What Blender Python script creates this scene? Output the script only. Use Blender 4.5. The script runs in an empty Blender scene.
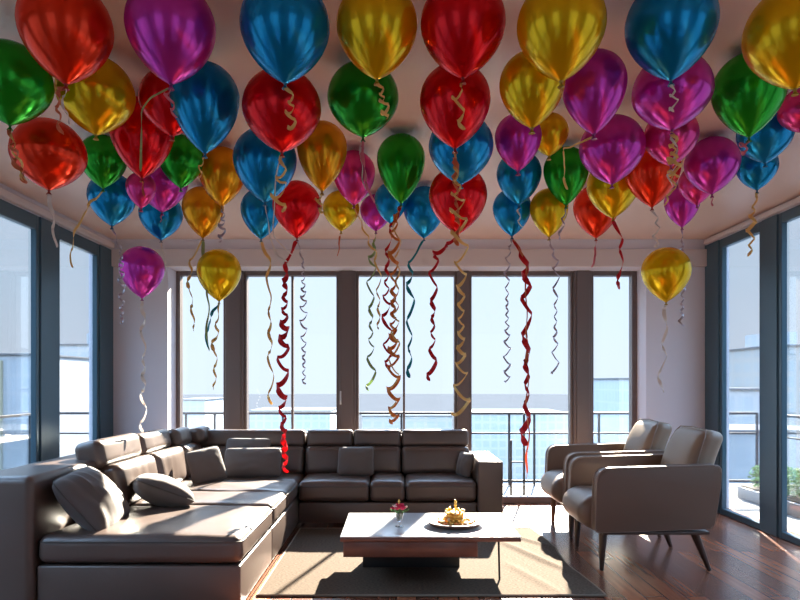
import bpy, bmesh, math, random
from mathutils import Vector, Matrix, Euler, noise
random.seed(7)
scene = bpy.context.scene
C = scene.collection
EYE = 1.35          # eye height of the viewer above the floor
F = 640.0           # focal length in pixels for an 800 px wide frame

def P(px, py, d):
    """room position (metres) of something seen at px,py that stands d metres into the room"""
    return Vector(((px - 396.0) * d / F, d, EYE + (382.0 - py) * d / F))

# ------------------------------------------------------------------ materials
MATS = {}
def mat(name, col, rough=.5, metal=0.0, spec=.5, coat=0.0, coat_rough=.1, bump=None, sheen=0.0, noise_col=None, transl=0.0, aniso=None):
    if name in MATS: return MATS[name]
    m = bpy.data.materials.new(name); m.use_nodes = True
    nt = m.node_tree; b = nt.nodes['Principled BSDF']
    b.inputs['Base Color'].default_value = (*col, 1); b.inputs['Roughness'].default_value = rough
    b.inputs['Metallic'].default_value = metal; b.inputs['Specular IOR Level'].default_value = spec
    b.inputs['Coat Weight'].default_value = coat; b.inputs['Coat Roughness'].default_value = coat_rough
    b.inputs['Sheen Weight'].default_value = sheen
    tc = nt.nodes.new('ShaderNodeTexCoord')
    if noise_col:
        sc, c2, amt = noise_col
        n = nt.nodes.new('ShaderNodeTexNoise'); n.inputs['Scale'].default_value = sc; n.inputs['Detail'].default_value = 4
        nt.links.new(tc.outputs['Object'], n.inputs['Vector'])
        mx = nt.nodes.new('ShaderNodeMix'); mx.data_type = 'RGBA'
        mx.inputs[6].default_value = (*col, 1); mx.inputs[7].default_value = (*c2, 1)
        mr = nt.nodes.new('ShaderNodeMapRange'); mr.inputs['From Min'].default_value = .35; mr.inputs['From Max'].default_value = .65
        mr.inputs['To Max'].default_value = amt
        nt.links.new(n.outputs['Fac'], mr.inputs['Value']); nt.links.new(mr.outputs['Result'], mx.inputs[0])
        nt.links.new(mx.outputs[2], b.inputs['Base Color'])
    if bump:
        sc, st, dist = bump
        n = nt.nodes.new('ShaderNodeTexNoise'); n.inputs['Scale'].default_value = sc; n.inputs['Detail'].default_value = 3
        nt.links.new(tc.outputs['Object'], n.inputs['Vector'])
        bp = nt.nodes.new('ShaderNodeBump'); bp.inputs['Strength'].default_value = st; bp.inputs['Distance'].default_value = dist
        nt.links.new(n.outputs['Fac'], bp.inputs['Height']); nt.links.new(bp.outputs['Normal'], b.inputs['Normal'])
    if transl > 0:
        t = nt.nodes.new('ShaderNodeBsdfTranslucent'); t.inputs['Color'].default_value = (*col, 1)
        ms = nt.nodes.new('ShaderNodeMixShader'); ms.inputs[0].default_value = transl
        out = nt.nodes['Material Output']
        nt.links.new(b.outputs[0], ms.inputs[1]); nt.links.new(t.outputs[0], ms.inputs[2]); nt.links.new(ms.outputs[0], out.inputs['Surface'])
    MATS[name] = m
    return m

def glass_mat(name, tint, refl=1.0):
    m = bpy.data.materials.new(name); m.use_nodes = True; nt = m.node_tree
    nt.nodes.remove(nt.nodes['Principled BSDF'])
    out = nt.nodes['Material Output']
    tr = nt.nodes.new('ShaderNodeBsdfTransparent'); tr.inputs['Color'].default_value = (*tint, 1)
    gl = nt.nodes.new('ShaderNodeBsdfGlossy'); gl.inputs['Roughness'].default_value = .02
    fr = nt.nodes.new('ShaderNodeFresnel'); fr.inputs['IOR'].default_value = 1.45
    mu = nt.nodes.new('ShaderNodeMath'); mu.operation = 'MULTIPLY'; mu.inputs[1].default_value = refl
    ms = nt.nodes.new('ShaderNodeMixShader')
    nt.links.new(fr.outputs[0], mu.inputs[0]); nt.links.new(mu.outputs[0], ms.inputs[0])
    nt.links.new(tr.outputs[0], ms.inputs[1]); nt.links.new(gl.outputs[0], ms.inputs[2]); nt.links.new(ms.outputs[0], out.inputs['Surface'])
    MATS[name] = m
    return m

def wood_floor():
    m = bpy.data.materials.new('floor_wood'); m.use_nodes = True; nt = m.node_tree; b = nt.nodes['Principled BSDF']
    tc = nt.nodes.new('ShaderNodeTexCoord')
    mp = nt.nodes.new('ShaderNodeMapping'); mp.inputs['Rotation'].default_value = (0, 0, math.pi / 2)
    br = nt.nodes.new('ShaderNodeTexBrick'); br.offset = .37
    br.inputs['Scale'].default_value = 1; br.inputs['Brick Width'].default_value = 1.7; br.inputs['Row Height'].default_value = .13
    br.inputs['Mortar Size'].default_value = .005; br.inputs['Mortar Smooth'].default_value = .2
    br.inputs['Color1'].default_value = (.34, .115, .055, 1); br.inputs['Color2'].default_value = (.13, .045, .026, 1); br.inputs['Mortar'].default_value = (.02, .01, .008, 1)
    nt.links.new(tc.outputs['Object'], mp.inputs['Vector']); nt.links.new(mp.outputs[0], br.inputs['Vector'])
    mp2 = nt.nodes.new('ShaderNodeMapping'); mp2.inputs['Scale'].default_value = (30, 1.6, 1)
    n = nt.nodes.new('ShaderNodeTexNoise'); n.inputs['Scale'].default_value = 1.3; n.inputs['Detail'].default_value = 6
    nt.links.new(tc.outputs['Object'], mp2.inputs['Vector']); nt.links.new(mp2.outputs[0], n.inputs['Vector'])
    mx = nt.nodes.new('ShaderNodeMix'); mx.data_type = 'RGBA'; mx.blend_type = 'MULTIPLY'; mx.inputs[0].default_value = .7
    rp = nt.nodes.new('ShaderNodeValToRGB'); rp.color_ramp.elements[0].color = (.62, .62, .62, 1); rp.color_ramp.elements[1].color = (1.1, 1.08, 1.05, 1)
    rp.color_ramp.elements[0].position = .3; rp.color_ramp.elements[1].position = .7
    nt.links.new(n.outputs['Fac'], rp.inputs[0]); nt.links.new(br.outputs['Color'], mx.inputs[6]); nt.links.new(rp.outputs[0], mx.inputs[7])
    nt.links.new(mx.outputs[2], b.inputs['Base Color'])
    b.inputs['Roughness'].default_value = .27; b.inputs['Coat Weight'].default_value = .18; b.inputs['Coat Roughness'].default_value = .09
    bp = nt.nodes.new('ShaderNodeBump'); bp.inputs['Strength'].default_value = .25; bp.inputs['Distance'].default_value = .002; bp.invert = True
    nt.links.new(br.outputs['Fac'], bp.inputs['Height']); nt.links.new(bp.outputs[0], b.inputs['Normal'])
    return m

def rug_mat():
    m = bpy.data.materials.new('rug_weave'); m.use_nodes = True; nt = m.node_tree; b = nt.nodes['Principled BSDF']
    tc = nt.nodes.new('ShaderNodeTexCoord')
    mp = nt.nodes.new('ShaderNodeMapping'); mp.inputs['Scale'].default_value = (55, 130, 1)
    n = nt.nodes.new('ShaderNodeTexNoise'); n.inputs['Scale'].default_value = 1; n.inputs['Detail'].default_value = 3
    nt.links.new(tc.outputs['Object'], mp.inputs[0]); nt.links.new(mp.outputs[0], n.inputs['Vector'])
    rp = nt.nodes.new('ShaderNodeValToRGB')
    rp.color_ramp.elements[0].position = .38; rp.color_ramp.elements[0].color = (.062, .047, .036, 1)
    rp.color_ramp.elements[1].position = .62; rp.color_ramp.elements[1].color = (.118, .089, .066, 1)
    nt.links.new(n.outputs['Fac'], rp.inputs[0]); nt.links.new(rp.outputs[0], b.inputs['Base Color'])
    b.inputs['Roughness'].default_value = .95; b.inputs['Specular IOR Level'].default_value = .1
    bp = nt.nodes.new('ShaderNodeBump'); bp.inputs['Strength'].default_value = .6; bp.inputs['Distance'].default_value = .004
    nt.links.new(n.outputs['Fac'], bp.inputs['Height']); nt.links.new(bp.outputs[0], b.inputs['Normal'])
    return m

def facade_mat(name, wall, win, sx, sz, gap=.28):
    m = bpy.data.materials.new(name); m.use_nodes = True; nt = m.node_tree; b = nt.nodes['Principled BSDF']
    tc = nt.nodes.new('ShaderNodeTexCoord'); sp = nt.nodes.new('ShaderNodeSeparateXYZ'); nt.links.new(tc.outputs['Object'], sp.inputs[0])
    ad = nt.nodes.new('ShaderNodeMath'); ad.operation = 'ADD'; nt.links.new(sp.outputs[0], ad.inputs[0]); nt.links.new(sp.outputs[1], ad.inputs[1])
    cb = nt.nodes.new('ShaderNodeCombineXYZ'); nt.links.new(ad.outputs[0], cb.inputs[0]); nt.links.new(sp.outputs[2], cb.inputs[1])
    br = nt.nodes.new('ShaderNodeTexBrick'); br.offset = 0; br.inputs['Scale'].default_value = 1
    br.inputs['Brick Width'].default_value = sx; br.inputs['Row Height'].default_value = sz; br.inputs['Mortar Size'].default_value = gap * min(sx, sz) * .5
    br.inputs['Color1'].default_value = (*win, 1); br.inputs['Color2'].default_value = (*[c * 1.06 for c in win], 1); br.inputs['Mortar'].default_value = (*wall, 1)
    nt.links.new(cb.outputs[0], br.inputs['Vector']); nt.links.new(br.outputs['Color'], b.inputs['Base Color'])
    b.inputs['Roughness'].default_value = 1; b.inputs['Specular IOR Level'].default_value = 0
    return m

def balloon_mat(name, col):
    return mat(name, col, rough=.2, metal=.62, spec=.5, coat=.10, coat_rough=.05, transl=.34)

# ------------------------------------------------------------------ mesh helpers
def obj(name, bm, m, parent=None, smooth=True, loc=None, angle=40):
    """links one mesh object; vertices come in room coordinates and are kept where they are"""
    if loc is None: loc = parent_world(parent) if parent else Vector((0, 0, 0))
    me = bpy.data.meshes.new(name)
    bmesh.ops.recalc_face_normals(bm, faces=bm.faces[:])
    bm.transform(Matrix.Translation(-Vector(loc)))
    if smooth:
        for f in bm.faces: f.smooth = True
        for e in bm.edges:
            if len(e.link_faces) == 2 and e.calc_face_angle(0) > math.radians(angle): e.smooth = False
    bm.to_mesh(me); bm.free()
    o = bpy.data.objects.new(name, me); C.objects.link(o)
    for mm in (m if isinstance(m, (list, tuple)) else [m]): me.materials.append(mm)
    if parent:
        o.parent = parent; o.location = Vector(loc) - parent_world(parent)
    else: o.location = loc
    return o

def parent_world(o):
    v = Vector((0, 0, 0))
    while o: v += o.location; o = o.parent
    return v

def thing(name, label, cat, loc=(0, 0, 0), group=None):
    o = bpy.data.objects.new(name, None); C.objects.link(o); o.location = loc; o.empty_display_size = .1
    o['label'] = label; o['category'] = cat
    if group: o['group'] = group
    return o

def tag(o, label, cat, group=None, kind=None):
    o['label'] = label; o['category'] = cat
    if group: o['group'] = group
    if kind: o['kind'] = kind
    return o

def struct(name, bm, m, parent=None, label=None, smooth=False):
    o = obj(name, bm, m, parent, smooth=smooth)
    if not parent: o['kind'] = 'structure'
    if label: o['label'] = label
    return o

def box(bm, x0, x1, y0, y1, z0, z1, bev=0.0, seg=2, M=None):
    r = bmesh.ops.create_cube(bm, size=1)
    v = r['verts']
    for q in v:
        q.co = Vector(((x0 + x1) / 2 + q.co.x * (x1 - x0), (y0 + y1) / 2 + q.co.y * (y1 - y0), (z0 + z1) / 2 + q.co.z * (z1 - z0)))
    if bev > 0:
        es = list({e for q in v for e in q.link_edges})
        r2 = bmesh.ops.bevel(bm, geom=es, offset=bev, segments=seg, affect='EDGES', profile=.5)
        v = list({q for f in r2['faces'] for q in f.verts} | {q for q in v if q.is_valid})
    if M is not None: bmesh.ops.transform(bm, matrix=M, verts=v)
    return bm

def nb(): return bmesh.new()

def rbox(bm, size, r, n=(8, 8, 4), disp=None, M=None):
    """soft rounded block: dense grid on six faces, rounded edges of radius r, then disp(p, unit) moves the surface"""
    h = Vector(size) / 2
    r = min(r, h.x, h.y, h.z) * .999
    def axis(hh, k):
        a = [-hh, -hh + r * .12, -hh + r * .4, -hh + r * .75]
        k = max(1, k)
        inner = [(-hh + r) + (2 * (hh - r)) * i / k for i in range(k + 1)]
        return a + inner + [-q for q in reversed(a)]
    ax = [axis(h.x, n[0]), axis(h.y, n[1]), axis(h.z, n[2])]
    cache = {}
    def vert(q):
        key = (round(q[0], 5), round(q[1], 5), round(q[2], 5))
        if key in cache: return cache[key]
        q = Vector(q)
        inner = Vector([max(-(h[i] - r), min(h[i] - r, q[i])) for i in range(3)])
        d = q - inner
        p = inner + (d.normalized() * r if d.length > 1e-9 else d)
        if disp: p = p + disp(p, Vector((p.x / h.x, p.y / h.y, p.z / h.z)))
        if M is not None: p = M @ p
        cache[key] = bm.verts.new(p)
        return cache[key]
    for a in range(3):
        u, w = (a + 1) % 3, (a + 2) % 3
        for s in (-1, 1):
            for i in range(len(ax[u]) - 1):
                for j in range(len(ax[w]) - 1):
                    vs = []
                    for (ii, jj) in ((i, j), (i + 1, j), (i + 1, j + 1), (i, j + 1)):
                        q = [0, 0, 0]; q[a] = s * h[a]; q[u] = ax[u][ii]; q[w] = ax[w][jj]
                        v = vert(q)
                        if v not in vs: vs.append(v)
                    if len(vs) >= 3:
                        try: bm.faces.new(vs)
                        except ValueError: pass
    return bm

def lathe(bm, prof, seg=24, cx=0, cy=0, cz=0, M=None):
    rings = []
    for (r, z) in prof:
        if r < 1e-6: rings.append([bm.verts.new((cx, cy, cz + z))])
        else: rings.append([bm.verts.new((cx + r * math.cos(2 * math.pi * k / seg), cy + r * math.sin(2 * math.pi * k / seg), cz + z)) for k in range(seg)])
    vs = [v for r_ in rings for v in r_]
    for a, b in zip(rings, rings[1:]):
        for k in range(seg):
            k2 = (k + 1) % seg
            if len(a) == 1 and len(b) == 1: continue
            if len(a) == 1: bm.faces.new((a[0], b[k], b[k2]))
            elif len(b) == 1: bm.faces.new((a[k], a[k2], b[0]))
            else: bm.faces.new((a[k], a[k2], b[k2], b[k]))
    for r_ in (rings[0], rings[-1]):
        if len(r_) > 1: bm.faces.new(r_)
    if M is not None: bmesh.ops.transform(bm, matrix=M, verts=vs)
    return bm

def tube(bm, pts, r, seg=8, closed=False, r_end=None):
    pts = [Vector(p) for p in pts]; n = len(pts); rings = []
    up = Vector((0, 0, 1))
    prev = None
    for i, p in enumerate(pts):
        if closed: t = (pts[(i + 1) % n] - pts[i - 1]).normalized()
        else: t = (pts[min(i + 1, n - 1)] - pts[max(i - 1, 0)]).normalized()
        if prev is None:
            e = up if abs(t.dot(up)) < .9 else Vector((1, 0, 0))
            e1 = (e - t * e.dot(t)).normalized()
        else:
            e1 = (prev - t * prev.dot(t)).normalized()
        prev = e1; e2 = t.cross(e1)
        rr = r if r_end is None else r + (r_end - r) * i / (n - 1)
        rings.append([bm.verts.new(p + (e1 * math.cos(2 * math.pi * k / seg) + e2 * math.sin(2 * math.pi * k / seg)) * rr) for k in range(seg)])
    m = n if closed else n - 1
    for i in range(m):
        a, b = rings[i], rings[(i + 1) % n]
        for k in range(seg):
            bm.faces.new((a[k], a[(k + 1) % seg], b[(k + 1) % seg], b[k]))
    if not closed:
        bm.faces.new(rings[0]); bm.faces.new(rings[-1])
    return bm

def prism(bm, poly, y0, y1, bev=0.0, seg=2):
    """poly in X,Z extruded along Y"""
    a = [bm.verts.new((x, y0, z)) for x, z in poly]; b = [bm.verts.new((x, y1, z)) for x, z in poly]
    n = len(poly); fs = [bm.faces.new(a), bm.faces.new(list(reversed(b)))]
    for i in range(n): bm.faces.new((a[i], b[i], b[(i + 1) % n], a[(i + 1) % n]))
    if bev:
        es = [e for f in fs for e in f.edges]
        bmesh.ops.bevel(bm, geom=list(set(es)), offset=bev, segments=seg, affect='EDGES', profile=.5)
    return bm

def round_poly(pts, rads, seg=6):
    out = []; n = len(pts)
    for i in range(n):
        p = Vector(pts[i]); a = Vector(pts[i - 1]); b = Vector(pts[(i + 1) % n]); r = rads[i]
        if r <= 0: out.append(tuple(p)); continue
        da = (a - p).normalized(); db = (b - p).normalized()
        p0 = p + da * r; p2 = p + db * r
        for k in range(seg + 1):
            t = k / seg
            q = p0 * (1 - t) ** 2 + p * 2 * t * (1 - t) + p2 * t * t
            out.append((q.x, q.y))
    return out

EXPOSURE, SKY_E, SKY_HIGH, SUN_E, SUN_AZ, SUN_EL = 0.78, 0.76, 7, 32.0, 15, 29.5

# ------------------------------------------------------------------ camera, light, sky
cam = bpy.data.cameras.new('camera'); co = bpy.data.objects.new('camera', cam); C.objects.link(co)
co.location = (0, 0, EYE); co.rotation_euler = (math.pi / 2, 0, 0)
cam.sensor_width = 36; cam.lens = F / 800 * 36; cam.shift_x = 4 / 800; cam.shift_y = 82 / 800; cam.clip_end = 3000
scene.camera = co
scene.view_settings.view_transform = 'Standard'; scene.view_settings.look = 'None'
scene.view_settings.gamma = 1; scene.view_settings.exposure = EXPOSURE; scene.view_settings.use_curve_mapping = False
scene.cycles.use_denoising = True
scene.cycles.max_bounces = 10; scene.cycles.diffuse_bounces = 6; scene.cycles.glossy_bounces = 4; scene.cycles.transparent_max_bounces = 16
scene.cycles.sample_clamp_indirect = 8
scene.cycles.caustics_reflective = False; scene.cycles.caustics_refractive = False

sun = bpy.data.lights.new('sun', 'SUN'); so = bpy.data.objects.new('sun', sun); C.objects.link(so)
az, el = math.radians(SUN_AZ), math.radians(SUN_EL)
sdir = Vector((math.sin(az) * math.cos(el), math.cos(az) * math.cos(el), math.sin(el)))
so.rotation_euler = sdir.to_track_quat('Z', 'Y').to_euler(); so.location = (3, 12, 9)
sun.energy = SUN_E; sun.angle = math.radians(.8); sun.color = (1.0, .87, .70)

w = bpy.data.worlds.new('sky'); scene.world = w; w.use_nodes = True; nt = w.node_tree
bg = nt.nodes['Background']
tc = nt.nodes.new('ShaderNodeTexCoord'); sp = nt.nodes.new('ShaderNodeSeparateXYZ')
nt.links.new(tc.outputs['Generated'], sp.inputs[0])
rp = nt.nodes.new('ShaderNodeValToRGB'); cr = rp.color_ramp
cr.elements[0].position = 0; cr.elements[0].color = (.64, .74, .88, 1)
cr.elements[1].position = 1; cr.elements[1].color = (.40, .62, 1.0, 1)
for pos, c in ((.04, (.64, .75, .90)), (.14, (.56, .74, .94)), (.38, (.48, .70, .95))):
    e = cr.elements.new(pos); e.color = (*c, 1)
nt.links.new(sp.outputs[2], rp.inputs[0])
# paler towards the sun's side of the sky
mr = nt.nodes.new('ShaderNodeMapRange'); mr.inputs['From Min'].default_value = .72; mr.inputs['From Max'].default_value = 1.0; mr.inputs['To Max'].default_value = .75
nt.links.new(sp.outputs[1], mr.inputs['Value'])
mx = nt.nodes.new('ShaderNodeMix'); mx.data_type = 'RGBA'; mx.inputs[7].default_value = (.70, .80, .96, 1)
nt.links.new(mr.outputs[0], mx.inputs[0]); nt.links.new(rp.outputs[0], mx.inputs[6]); nt.links.new(mx.outputs[2], bg.inputs[0])
# the high sky, above what the windows show, is raised far over the horizon band to light the room
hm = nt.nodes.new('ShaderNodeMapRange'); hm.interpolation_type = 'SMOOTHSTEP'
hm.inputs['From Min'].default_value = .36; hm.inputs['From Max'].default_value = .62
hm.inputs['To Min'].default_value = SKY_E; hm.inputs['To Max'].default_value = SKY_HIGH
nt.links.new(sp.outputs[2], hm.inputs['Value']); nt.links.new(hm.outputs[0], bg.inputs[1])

# ------------------------------------------------------------------ palette
paint = mat('wall_paint', (.74, .76, .84), rough=.7, bump=(60, .05, .002))
ceil_paint = mat('ceiling_paint', (.86, .68, .58), rough=.38, spec=.5)
beam_paint = mat('beam_paint', (.68, .64, .64), rough=.6)
frame_m = mat('window_frame_paint', (.16, .135, .13), rough=.38, metal=.3)
frame_blue = mat('window_frame_side', (.06, .13, .18), rough=.32, metal=.3)
glass_m = glass_mat('window_glass', (.97, .985, .99), .45)
leather = mat('sofa_leather', (.098, .068, .057), rough=.40, spec=.6, coat=.3, coat_rough=.26, bump=(140, .12, .003), noise_col=(3, (.082, .057, .048), .6))
leather_dark = mat('sofa_piping', (.06, .05, .045), rough=.5)
pillow_m = mat('pillow_fabric', (.11, .094, .088), rough=.8, bump=(220, .25, .002), sheen=.2)
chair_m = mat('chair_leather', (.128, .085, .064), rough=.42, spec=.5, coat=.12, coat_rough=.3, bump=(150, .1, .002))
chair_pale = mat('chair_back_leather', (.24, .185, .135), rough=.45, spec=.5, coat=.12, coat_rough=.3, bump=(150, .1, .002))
chair_pipe = mat('chair_piping', (.22, .17, .145), rough=.45)
dark_wood = mat('dark_wood', (.045, .025, .02), rough=.32, coat=.3)
brown_wood = mat('table_wood', (.16, .075, .055), rough=.35, coat=.3, noise_col=(9, (.11, .05, .035), .7))
white_top = mat('table_white', (.46, .47, .49), rough=.28, coat=.3)
black_m = mat('plinth_black', (.012, .012, .013), rough=.6)
metal_dark = mat('railing_metal', (.022, .025, .03), rough=.6, spec=.3)
gold = mat('gold_foil', (.95, .62, .16), rough=.28, metal=.85)
floor_m = wood_floor(); rug_m = rug_mat()

XL, XR, YB, YF, H = -3.04, 3.32, 6.86, -2.2, 2.88
REC = 7.12          # front face of the back window frames
k = REC / F
def bx(px): return (px - 396) * k

# ------------------------------------------------------------------ shell
struct('floor', box(nb(), XL - .25, XR + .25, YF - .2, 7.32, -.12, 0), floor_m, label='glossy reddish brown wooden plank floor')
struct('ceiling', box(nb(), XL - .25, XR + .25, YF - .2, 7.32, H, H + .2), ceil_paint, label='pinkish beige painted ceiling')
bl, br_ = bx(176), bx(637)
ZT = 2.583
b = nb(); box(b, XL - .25, bl, YB, 7.32, 0, H); box(b, br_, XR + .25, YB, 7.32, 0, H); box(b, bl, br_, YB, 7.32, ZT, H)
struct('wall_back', b, paint, label='greyish lavender back wall around the wide glazing')
b = nb(); box(b, XL - .22, XL, YF, YB, 2.76, H)
box(b, XL - .22, XL, YF, -1.0, 0, 2.76); struct('wall_left', b, paint, label='painted wall strip above the left windows')
b = nb(); box(b, XR, XR + .22, YF, YB, 2.81, H); box(b, XR, XR + .22, YF, -1.0, 0, 2.81)
struct('wall_right', b, paint, label='painted wall strip above the right windows')
b = nb()
for (a, c, z0, z1) in ((XL - .25, -2.75, 0, H), (-.95, 1.15, 0, H), (3.0, XR + .25, 0, H), (-2.75, -.95, 0, .15), (1.15, 3.0, 0, .15), (-2.75, -.95, 2.65, H), (1.15, 3.0, 2.65, H)):
    box(b, a, c, YF - .2, YF, z0, z1)
struct('wall_front', b, paint, label='wall behind the viewer with two tall windows added for fill light')
struct('trim_1', box(nb(), XL, XR, YB - .05, YB, ZT, 2.765, .004), beam_paint, label='pale beam running over the back windows')
struct('trim_2', box(nb(), XL, XL + .05, -1.0, YB - .05, 2.765, 2.83, .012), beam_paint, label='pale moulding over the left windows')
struct('trim_3', box(nb(), XR - .05, XR, -1.0, YB - .05, 2.812, 2.86, .012), beam_paint, label='pale moulding over the right windows')
struct('baseboard_left', box(nb(), XL, bl - .02, YB - .015, YB, 0, .09, .003), beam_paint)
struct('baseboard_right', box(nb(), br_ + .02, XR, YB - .015, YB, 0, .09, .003), beam_paint)

# ------------------------------------------------------------------ glazing
def frame_y(name, x0, x1, z0, z1, t=(.05, .05, .05, .05), y=REC, d=.10, m=frame_m, mull=None, label=None, handle=None):
    """window in a wall facing the viewer; t = left, right, bottom, top widths"""
    b = nb()
    box(b, x0, x0 + t[0], y, y + d, z0, z1, .004, 1); box(b, x1 - t[1], x1, y, y + d, z0, z1, .004, 1)
    box(b, x0 + t[0], x1 - t[1], y, y + d, z0, z0 + t[2], .004, 1); box(b, x0 + t[0], x1 - t[1], y, y + d, z1 - t[3], z1, .004, 1)
    o = struct(name, b, m, label=label)
    obj('glass_pane', box(nb(), x0 + t[0], x1 - t[1], y + .045, y + .055, z0 + t[2], z1 - t[3]), glass_m, o, smooth=False)
    if mull is not None:
        obj('glazing_bar', box(nb(), mull - .012, mull + .012, y + .02, y + .08, z0 + t[2], z1 - t[3]), m, o, smooth=False)
    if handle is not None:
        hb = nb(); box(hb, handle - .012, handle + .012, y - .012, y, 1.15, 1.32, .004); box(hb, handle - .008, handle + .008, y - .045, y - .012, 1.22, 1.24, .002)
        box(hb, handle - .009, handle + .009, y - .055, y - .04, 1.10, 1.25, .004)
        obj('window_handle', hb, mat('handle_metal', (.6, .6, .6), rough=.3, metal=.9), o)
    return o

def frame_x(name, x, y0, y1, z0, z1, t=(.05, .05, .05, .05), d=.05, m=frame_blue, label=None):
    b = nb(); s = 1 if x > 0 else -1
    xa, xb = sorted((x, x + s * d))
    box(b, xa, xb, y0, y0 + t[0], z0, z1, .004, 1); box(b, xa, xb, y1 - t[1], y1, z0, z1, .004, 1)
    box(b, xa, xb, y0 + t[0], y1 - t[1], z0, z0 + t[2], .004, 1); box(b, xa, xb, y0 + t[0], y1 - t[1], z1 - t[3], z1, .004, 1)
    o = struct(name, b, m, label=label)
    xm = x + s * .03
    obj('glass_pane', box(nb(), xm - .005, xm + .005, y0 + t[0], y1 - t[1], z0 + t[2], z1 - t[3]), glass_m, o, smooth=False)
    return o

frame_y('window_13', -2.75, -.95, .15, 2.65, y=YF - .15, label='unseen tall window added behind the viewer on the left for fill light')  # this window and the next are added to light the balloons and room
frame_y('window_14', 1.15, 3.0, .15, 2.65, y=YF - .15, label='unseen tall window added behind the viewer on the right for fill light')
frame_y('window_1', bx(176), bx(226), 0, ZT, (bx(180) - bx(176), .03, .07, .05), label='narrow window at the left end of the back glazing')
frame_y('window_2', bx(244), bx(339), 0, ZT, (.03, .03, .07, .05), mull=bx(292), label='wide window left of centre in the back glazing')
frame_y('window_3', bx(356), bx(457), 0, ZT, (.03, .03, .07, .05), mull=bx(404), label='wide window at the centre of the back glazing', handle=bx(341))
frame_y('door_1', bx(469), bx(573), 0, ZT, (.03, .03, .07, .05), label='glass balcony door with full height pane')
frame_y('window_4', bx(591), bx(637), 0, ZT, (.03, bx(637) - bx(632), .07, .05), label='narrow window at the right end of the back glazing')
for i, (a, c) in enumerate(((226, 244), (339, 356), (457, 469), (573, 591))):
    pb = nb(); box(pb, bx(a), bx(c), REC - .03, REC + .14, 0, ZT, .006, 1)
    if i != 2:
        box(pb, bx(a) + .03, bx(c) - .03, REC - .045, REC - .03, 0, ZT, .003, 1)
    struct('trim_%d' % (4 + i), pb, frame_m, label='dark upright post between back windows')
# left wall: glazing bays going from the back corner towards the viewer
lw = [(5.74, 6.56), (3.86, 5.46), (1.95, 3.58), (-.2, 1.68)]
n = 5
for i, (a, c) in enumerate(lw):
    frame_x('window_%d' % n, XL, a, c, 0, 2.76, (.05, .05, .12, .12), label=['narrow left window next to the back corner', 'wide left window beside the sofa', 'wide left window nearer the viewer', 'left window beside the viewer'][i]); n += 1
rw = [(5.80, 6.57), (3.9, 5.56), (1.95, 3.62), (-.2, 1.68)]
for i, (a, c) in enumerate(rw):
    frame_x('window_%d' % n, XR, a, c, 0, 2.81, (.05, .05, .06, .09), label=['narrow right window next to the back corner', 'wide right window beside the armchairs', 'wide right window nearer the viewer', 'right window beside the viewer'][i]); n += 1
t = 8
for (x, ps, zt) in ((XL, [(6.56, 6.86), (5.46, 5.74), (3.58, 3.86), (1.68, 1.95), (-1.0, -.2)], 2.76), (XR, [(6.57, 6.86), (5.56, 5.80), (3.62, 3.9), (1.68, 1.95), (-1.0, -.2)], 2.81)):
    s = 1 if x > 0 else -1
    for (a, c) in ps:
        xa, xb = sorted((x - s * .012, x + s * .055))
        struct('trim_%d' % t, box(nb(), xa, xb, a, c, 0, zt, .006, 1), frame_blue, label='dark blue grey upright post between side windows'); t += 1

# ------------------------------------------------------------------ outside
slab_m = mat('balcony_slab', (.12, .117, .113), rough=.8, noise_col=(4, (.10, .098, .095), .6))
b = nb(); box(b, -4.9, 5.0, 7.32, 8.75, -.3, -.04); struct('trim_30', b, slab_m, label='pale balcony slab behind the back windows')
struct('trim_31', box(nb(), -4.9, XL - .25, -1, 7.32, -.3, -.04), slab_m, label='pale balcony slab outside the left windows')
struct('trim_32', box(nb(), XR + .25, 5.0, -1, 7.32, -.3, -.04), slab_m, label='pale balcony slab outside the right windows')

def railing(label, a, c, posts, mids, glass=True):
    a = Vector(a); c = Vector(c); t_ = thing('balcony_railing', label, 'railing', a)
    def bar(name, p, q, w_, h_, m=metal_dark):
        d = (q - p); L = d.length; ang = math.atan2(d.y, d.x)
        M = Matrix.Translation((p + q) / 2) @ Matrix.Rotation(ang, 4, 'Z')
        obj(name, box(nb(), -L / 2, L / 2, -w_ / 2, w_ / 2, -h_ / 2, h_ / 2, .003, 1, M), m, t_)
    up = Vector((0, 0, 1))
    bar('handrail', a + up * .97, c + up * .97, .05, .032)
    for z in mids: bar('mid_rail', a + up * z, c + up * z, .025, .022)
    bar('bottom_rail', a + up * .06, c + up * .06, .03, .03)
    for f in posts:
        p = a.lerp(c, f)
        obj('railing_post', box(nb(), p.x - .014, p.x + .014, p.y - .014, p.y + .014, a.z, a.z + .97, .002, 1), metal_dark, t_)
    if glass:
        d = (c - a).normalized(); pn = nb()
        L = (c - a).length; M = Matrix.Translation((a + c) / 2 + up * .5) @ Matrix.Rotation(math.atan2(d.y, d.x), 4, 'Z')
        box(pn, -L / 2, L / 2, -.012, -.004, -.42, .42, M=M)
        obj('glass_panel', pn, glass_m, t_, smooth=False)
    return t_
railing('dark metal railing with glass along the balcony behind the back windows', (-4.8, 8.6, -.04), (4.85, 8.6, -.04), [0, .12, .205, .245, .34, .42, .505, .59, .655, .69, .78, .86, 1], [.70])
railing('dark metal railing with glass outside the left windows', (-4.75, 8.5, -.04), (-4.75, -.9, -.04), [.02, .1, .2, .3, .42, .55, .7, .85, 1], [])
railing('dark metal railing with glass outside the right windows', (4.85, -.9, -.04), (4.85, 8.5, -.04), [0, .15, .3, .45, .58, .7, .8, .9, .98], [.70])
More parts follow.
